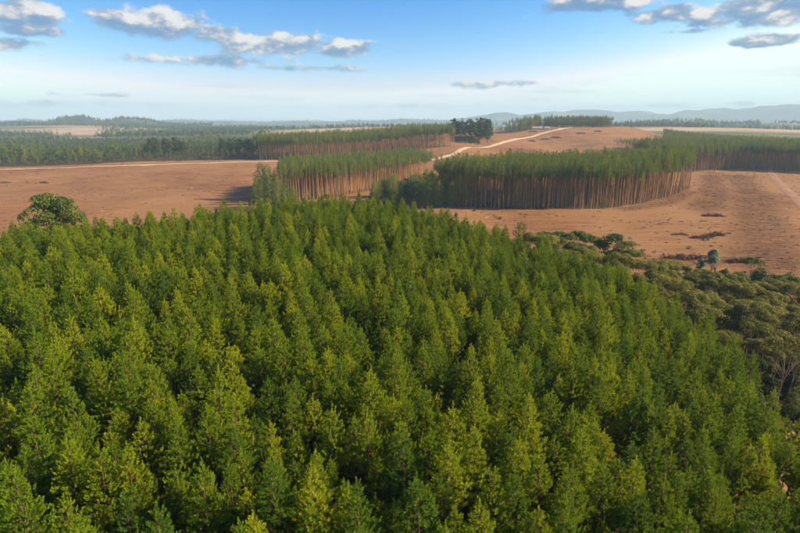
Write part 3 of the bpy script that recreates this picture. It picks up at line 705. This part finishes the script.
e = emergent(K_ROUND, 'broadleaf_tree', 616, 146, 235, 12.6, 'dark rounded broadleaf tree on the edge of the cleared field', 2, .2); e.scale.x *= 1.25; e.scale.y *= 1.25
emergent(K_MID, 'irregular_pine_tree', 521, 138, 224, 14.5, 'bushy dark pine standing out at the far corner of the plantation', 1, .15)
for j, (x, Y, top) in enumerate([(537, 150, 231), (548, 156, 231), (559, 157, 230), (568, 154, 232), (580, 158, 230), (591, 156, 234), (598, 150, 238)]):
    emergent(K_DUMB, 'umbrella_tree', x, Y, top, 11.2, 'small flat-topped tree in the row left of the dark rounded tree', j, .55, 'flat-topped trees left of the dark rounded tree')
emergent(K_DUMB, 'umbrella_tree', 671, 142, 262, 11.2, 'dark lopsided flat-topped tree left of the pale eucalyptus', 1, .3)
emergent(K_EUC, 'eucalyptus_tree', 713, 141, 250, 14.6, 'pale green eucalyptus with thin white trunk at the field edge', 0, .6)
emergent(K_EUC, 'eucalyptus_tree', 702, 146, 259, 14.6, 'smaller pale eucalyptus just left of the tallest pale one', 1, .25)
emergent(K_DUMB, 'umbrella_tree', 752, 141, 256, 11.2, 'dark flat-topped tree standing alone on a thin trunk at right', 2, .25)
emergent(K_DBUSH, 'dark_tree', 707, 134, 274, 4.9, 'dense dark green tree below the pale eucalyptus', 0, .02)
emergent(K_DBUSH, 'dark_tree', 745, 128, 275, 4.9, 'dense dark tree under the lone flat-topped one', 1, .02)
emergent(K_DBUSH, 'dark_tree', 768, 134, 270, 4.9, 'dark green round tree right of the lone flat-topped one', 2, .15)
emergent(K_DUMB, 'umbrella_tree', 782, 136, 274, 11.2, 'spreading grey-green tree near the right edge of the picture', 0, .5)
emergent(K_DUMB, 'umbrella_tree', 798, 132, 276, 11.2, 'spreading tree cut by the right edge of the picture', 1, .6)

# olive umbrella grove on the slope at right: every tree is one thing
q = planted(GROVE, 4.6, 4.4, .3, .7, rr)
q = q[np.argsort(np.hypot(q[:, 0], q[:, 1]))][:330]
gx_, gy_, gd_ = project(on_ground(q) + np.array([0, 0, 11.5])); vis = (gx_ > -10) & (gx_ < 830)
for v, X_, d_ in zip(q[vis], gx_[vis], gd_[vis]):
    where = 'front row with bare trunks showing' if v[1] < 76 + .1 * v[0] else 'right part of the grove' if X_ > 740 else 'middle of the grove' if X_ > 670 else 'upper left tail of the grove'
    dark_ = rr.random() < .12; kind_ = K_DUMB if dark_ else K_UMB; hue = 'dark green' if dark_ else 'olive'
    kind_.put('umbrella_tree', v[0], v[1], hue + ' umbrella tree with pale trunk, ' + where, hue + ' umbrella trees, ' + where,
              v=int(rr.integers(0, 6)), sc=float(np.clip(rr.normal(.90, .10), .65, 1.08)), tint=float(rr.uniform(.0, 1.0)))
# understorey below the grove
und = planted(GROVE, 3.6, 3.6, .1, 1.0, rr); n = len(und)
scatter('undergrowth', on_ground(und), K_DBUSH.proto, rr.integers(0, 3, n), rr.random(n) * 6.28, rr.uniform(.5, 1.1, n), rr.uniform(0, .5, n), 'dark undergrowth below the olive grove at right', 'undergrowth')

# scrub along the field edge behind the plantation
edge = [(30, 158), (20, 165), (-10, 172)]
sp = []
for a, b, k in (((60, 142), (125, 150), 70), ((10, 160), (60, 146), 45), ((-70, 128), (-10, 160), 50), ((-140, 116), (-70, 128), 40), ((44, 128), (70, 142), 40), ((62, 134), (130, 132), 70)):
    for _ in range(k):
        u = rr.random(); sp.append((a[0] + (b[0] - a[0]) * u + rr.normal() * 3, a[1] + (b[1] - a[1]) * u + rr.normal() * 3))
sp = np.array(sp); n = len(sp)
scatter('scrub', on_ground(sp), K_BUSH.proto + K_DBUSH.proto, rr.integers(0, 6, n), rr.random(n) * 6.28, rr.uniform(.3, 1.25, n), rr.uniform(0, 1, n), 'low scrub growing between the plantation and the cleared field', 'scrub')
weeds = []
for (x, y) in [(501, 219), (498, 218), (649, 252), (640, 254), (520, 216), (476, 212), (662, 262), (700, 240), (240, 212)]:
    g = gp(x, y)
    weeds += [(g[0] + rr.normal() * 2, g[1] + rr.normal() * 3) for _ in range(6)]
weeds = np.array(weeds); n = len(weeds)
scatter('weeds', on_ground(weeds), K_BUSH.proto, rr.integers(0, 3, n), rr.random(n) * 6.28, rr.uniform(.12, .3, n), rr.uniform(.6, 1, n), 'small green weed patches on the bare field', 'weeds')

# ------------------------------------------------------------------ felling debris
def stick_pile(seed, n, L, Wd, Hh, stick):
    r = np.random.default_rng(seed); parts = []
    for k in range(n):
        u = r.uniform(-1, 1); v = r.normal() * .4
        c = np.array([u * L, v * Wd, max(.05, Hh * (1 - u * u) * (1 - min(1, abs(v))) * r.random())])
        a = r.normal() * .7 + (1.57 if r.random() < .4 else 0); e = r.normal() * .35; l = stick * r.uniform(.4, 1.2)
        d = np.array([math.cos(a) * math.cos(e), math.sin(a) * math.cos(e), math.sin(e)]) * l
        parts.append((*tube([c - d, c, c + d], [.09, .08, .03], 3), 0, r.random()))
    return join_parts(parts)
M_SLASH = foliage('dry_slash', [(0, (.085, .04, .022)), (.5, (.19, .10, .055)), (1, (.32, .21, .13))], spread=.8, trans=.0, rough=.9)
M_DRY = foliage('bleached_wood', [(0, (.22, .13, .08)), (.5, (.36, .25, .17)), (1, (.55, .46, .38))], spread=.6, trans=.0, rough=.9)
def debris_mesh(seed, n, L, Wd, Hh, stick, mat, name):
    V, T, Mx, A = stick_pile(seed, n, L, Wd, Hh, stick); return make_mesh(name, V, T, [mat], attrs={'tuft': ('FACE', A), 'old': ('FACE', A * 0)})
piles = [debris_mesh(k, 170, 5.5, 2.2, 1.7, 1.5, M_SLASH, 'slash_pile') for k in range(3)]
twigs = [bpy.data.objects.new('twig_source', debris_mesh(20 + k, 14, .8, .8, .3, .6, M_SLASH if k < 3 else M_DRY, 'twigs')) for k in range(5)]
for j, (x, y, s_, lab) in enumerate([(714, 216.5, 1.0, 'brown slash heap high on the right field, left of the dark strip'), (680, 235, .6, 'small lone slash heap in the middle of the right field'),
                                     (702, 238, .8, 'left of two touching slash heaps in the right field'), (715, 236, 1.0, 'right of two touching slash heaps in the right field'),
                                     (678, 258, .9, 'dark slash heap beside the lopsided flat-topped tree'), (693, 258.5, 1.0, 'dark slash heap just left of the pale eucalyptus'),
                                     (742, 262, .8, 'slash heap behind the lone flat-topped tree'), (533, 132, 2.2, 'slash heap on the ridge nearest the white farm buildings'),
                                     (545, 139.5, 2.2, 'slash heap below the bend of the pale road on the ridge'), (556, 138, 2.4, 'widest slash heap on the ridge slope'),
                                     (531, 141.5, 2.0, 'slash heap lowest on the ridge beside the road'), (581, 134, 2.2, 'slash heap on the ridge slope right of the road'),
                                     (598, 132, 2.0, 'slash heap on the ridge slope farthest right'), (44, 183, 1.3, 'dark debris heap on the left cleared field'), (3, 183, 1.0, 'debris heap cut by the left picture edge')]):
    g = gp(x, y); e = link('slash_pile', piles[j % 3], None, (g[0], g[1], tz(*g)), rr.normal() * .25, s_ if s_ < 1.2 else s_ * .62)
    tag(e, lab, 'debris', 'slash heaps on the felled ground'); e['tint'] = float(rr.uniform(.1, .5))
n = 26000
X_ = rr.uniform(-420, 480, n); Y_ = 110 + 620 * rr.random(n) ** 1.3
dens = vnoise(X_ / 14, Y_ / 5, 44) * .6 + vnoise(X_ / 60, Y_ / 40, 45) * .6
sl = np.zeros(n)
for pts, wd in BANDS: sl = np.maximum(sl, np.clip(1.4 - seg_d(X_, Y_, pts) / (wd * 1.3), 0, 1))
ok = (rr.random(n) < np.clip((dens - .42) * 1.6, .04, 1) + sl * .8)
for poly in (PLANT, C_POLY, B_POLY, A_POLY, D_POLY, D2_POLY, GROVE, FOREST): ok &= ~inside(X_, Y_, poly)
X_, Y_, sl = X_[ok], Y_[ok], sl[ok]; n = len(X_)
scatter('felling_debris', on_ground(np.column_stack([X_, Y_]), .05), twigs, np.where(rr.random(n) < .85 + .15 * sl, rr.integers(0, 3, n), rr.integers(3, 5, n)), rr.normal(size=n) * .5,
        rr.uniform(.35, 1.1, n) * (1 - .15 * sl), rr.random(n) * (1 - .2 * sl), 'scattered twigs and felling debris over the bare red fields', 'debris')

# ------------------------------------------------------------------ farm buildings on the ridge
M_WALL = plain('white_wall', (.80, .79, .76), .8, .05); M_ROOF = plain('grey_roof', (.55, .54, .52), .6, .1); M_DARKW = plain('dark_window', (.05, .05, .055), .3, .1); M_DOOR = plain('door_paint', (.20, .15, .11), .6, .1)
def box(x0, x1, y0, y1, z0, z1):
    V = np.array([(x, y, z) for z in (z0, z1) for y in (y0, y1) for x in (x0, x1)], float)
    return V, np.array([(0, 2, 3, 1), (4, 5, 7, 6), (0, 1, 5, 4), (2, 6, 7, 3), (0, 4, 6, 2), (1, 3, 7, 5)])
def farm_building(x, y, Lx, Ly, h, label, nwin):
    g = gp(x, y); e = bpy.data.objects.new('farm_building', None); e.location = (g[0], g[1], tz(*g) - .1); e.rotation_euler = (0, 0, R(-8)); col.objects.link(e)
    tag(e, label, 'building', 'white farm buildings on the ridge')
    link('wall', make_mesh('wall', *box(-Lx / 2, Lx / 2, -Ly / 2, Ly / 2, -.5, h), [M_WALL]), e)
    a, b, k = Lx / 2 + .4, Ly / 2 + .5, h
    V = np.array([(-a, -b, k + .02), (a, -b, k + .02), (a, b, k + .02), (-a, b, k + .02), (-a, 0, k + 1.1), (a, 0, k + 1.1), (-a, -b, k + .22), (a, -b, k + .22), (a, b, k + .22), (-a, b, k + .22), (-a, 0, k + 1.3), (a, 0, k + 1.3)], float)
    link('roof', make_mesh('roof', V, np.array([(6, 7, 11, 10), (8, 9, 10, 11), (0, 3, 2, 1), (0, 1, 7, 6), (2, 3, 9, 8), (0, 6, 10, 4), (3, 4, 10, 9), (1, 5, 11, 7), (2, 8, 11, 5)]), [M_ROOF]), e)
    for j in range(nwin):
        wx = -Lx / 2 + Lx * (j + .5) / nwin
        if j == nwin // 2: link('door', make_mesh('door', *box(wx - .6, wx + .6, -Ly / 2 - .06, -Ly / 2 + .02, 0, 2.2), [M_DOOR]), e)
        else: link('window', make_mesh('window', *box(wx - .6, wx + .6, -Ly / 2 - .06, -Ly / 2 + .02, 1.1, 2.2), [M_DARKW]), e)
farm_building(537, 129.3, 16, 7, 2.3, 'longer white farm building with grey roof on the ridge', 6)
farm_building(547, 129.2, 9, 6, 2.0, 'shorter white farm building on the ridge, nearer the road end', 3)

# ------------------------------------------------------------------ woods in the distance
q = planted(FOREST, 9.0, 8.5, .2, 2.6, rr)
thin = vnoise(q[:, 0] / 70, q[:, 1] / 110, 61); q = q[(thin > .30) | (q[:, 1] < 640)]; n = len(q)
tall = np.clip(vnoise(q[:, 0] / 90, q[:, 1] / 160, 62) * 1.2 - .2, 0, 1)
protos = K_FAR.proto + K_FARP.proto
scatter('mixed_wood', on_ground(q), protos, np.where(rr.random(n) < .85, rr.integers(0, 5, n), rr.integers(5, 8, n)), rr.random(n) * 6.28,
        (.36 + .5 * tall ** 1.5 + rr.uniform(-.1, .16, n)), np.clip(rr.beta(2, 2, n) * .7 + .2 * tall + .1, 0, 1), 'mixed green wood beyond the left cleared field', 'forest')
# taller clumps that can be told apart
for (x, Y, hgt, k, lab) in [(165, 690, 1.35, 30, 'tall dark tree in the rounded clump above the left wood'), (240, 670, 1.35, 26, 'tall tree in the dark clump left of the long farther stand'),
                            (470, 800, 2.0, 36, 'tall dark broadleaf tree in the clump on the ridge behind the long stand')]:
    for j in range(k):
        Yj = Y + rr.normal() * 22; Xj = at_px(x + rr.uniform(-19, 19), Yj)
        K_FAR.put('broadleaf_tree', Xj, Yj, lab, lab.replace('tall ', 'trees: ', 1), v=int(rr.integers(0, 5)), sc=hgt * float(rr.uniform(.75, 1.1)), tint=float(rr.uniform(0, .35)))
# belts and copses out to the far valley
pts = []
def belt(x0, x1, Ya, Yb, k, spread):
    for _ in range(k):
        Y = rr.uniform(Ya, Yb); X = (rr.uniform(x0, x1) - 400) / F * Y
        if vnoise(np.array([X / 230.0]), np.array([Y / 150.0]), 91)[0] > .42: pts.append((X + rr.normal() * spread, Y))
belt(-20, 60, 1500, 1700, 500, 20); belt(60, 260, 1450, 1600, 420, 25); belt(120, 300, 1900, 2300, 700, 40); belt(20, 180, 2350, 2550, 800, 30)
belt(180, 460, 2500, 2900, 1500, 40); belt(-60, 500, 3300, 3600, 1800, 60); belt(-60, 500, 4200, 4600, 1500, 60); belt(250, 450, 2050, 2250, 450, 20)
belt(62, 98, 2850, 3050, 500, 8); belt(112, 156, 2850, 3050, 700, 8); belt(620, 820, 1750, 1950, 700, 30); belt(600, 850, 2450, 2700, 1600, 40); belt(440, 620, 1500, 1700, 300, 30)
pts = np.array(pts); pts = np.concatenate([np.column_stack([pts, terrain(pts[:, 0], pts[:, 1]) - .3])] + HILL_TREES); n = len(pts)
scatter('distant_woods', pts, protos, rr.integers(0, 8, n), rr.random(n) * 6.28, rr.uniform(.7, 1.25, n), rr.random(n) * .6, 'distant belts of trees across the hazy valley', 'forest')

# ------------------------------------------------------------------ haze
hz = bpy.data.materials.new('haze'); hz.use_nodes = True; t = NT(hz.node_tree)
pv = t.n('ShaderNodeVolumePrincipled'); pv.inputs['Color'].default_value = (.48, .74, 1.0, 1); pv.inputs['Density'].default_value = 1.45e-4; pv.inputs['Anisotropy'].default_value = 0.0
o = t.n('ShaderNodeOutputMaterial'); t.l(pv.outputs[0], o.inputs['Volume'])
lo = float(GZ.min()) - 2 - 15
V, Qb = box(-13000, 13000, -5500, 12000, lo, 345)
haze = link('haze', make_mesh('haze', V, Qb, [hz])); tag(haze, 'thin pale blue haze over the whole valley', 'haze', kind='stuff')
print('points', len(XY), 'tris', sum(len(m.polygons) for m in bpy.data.meshes))
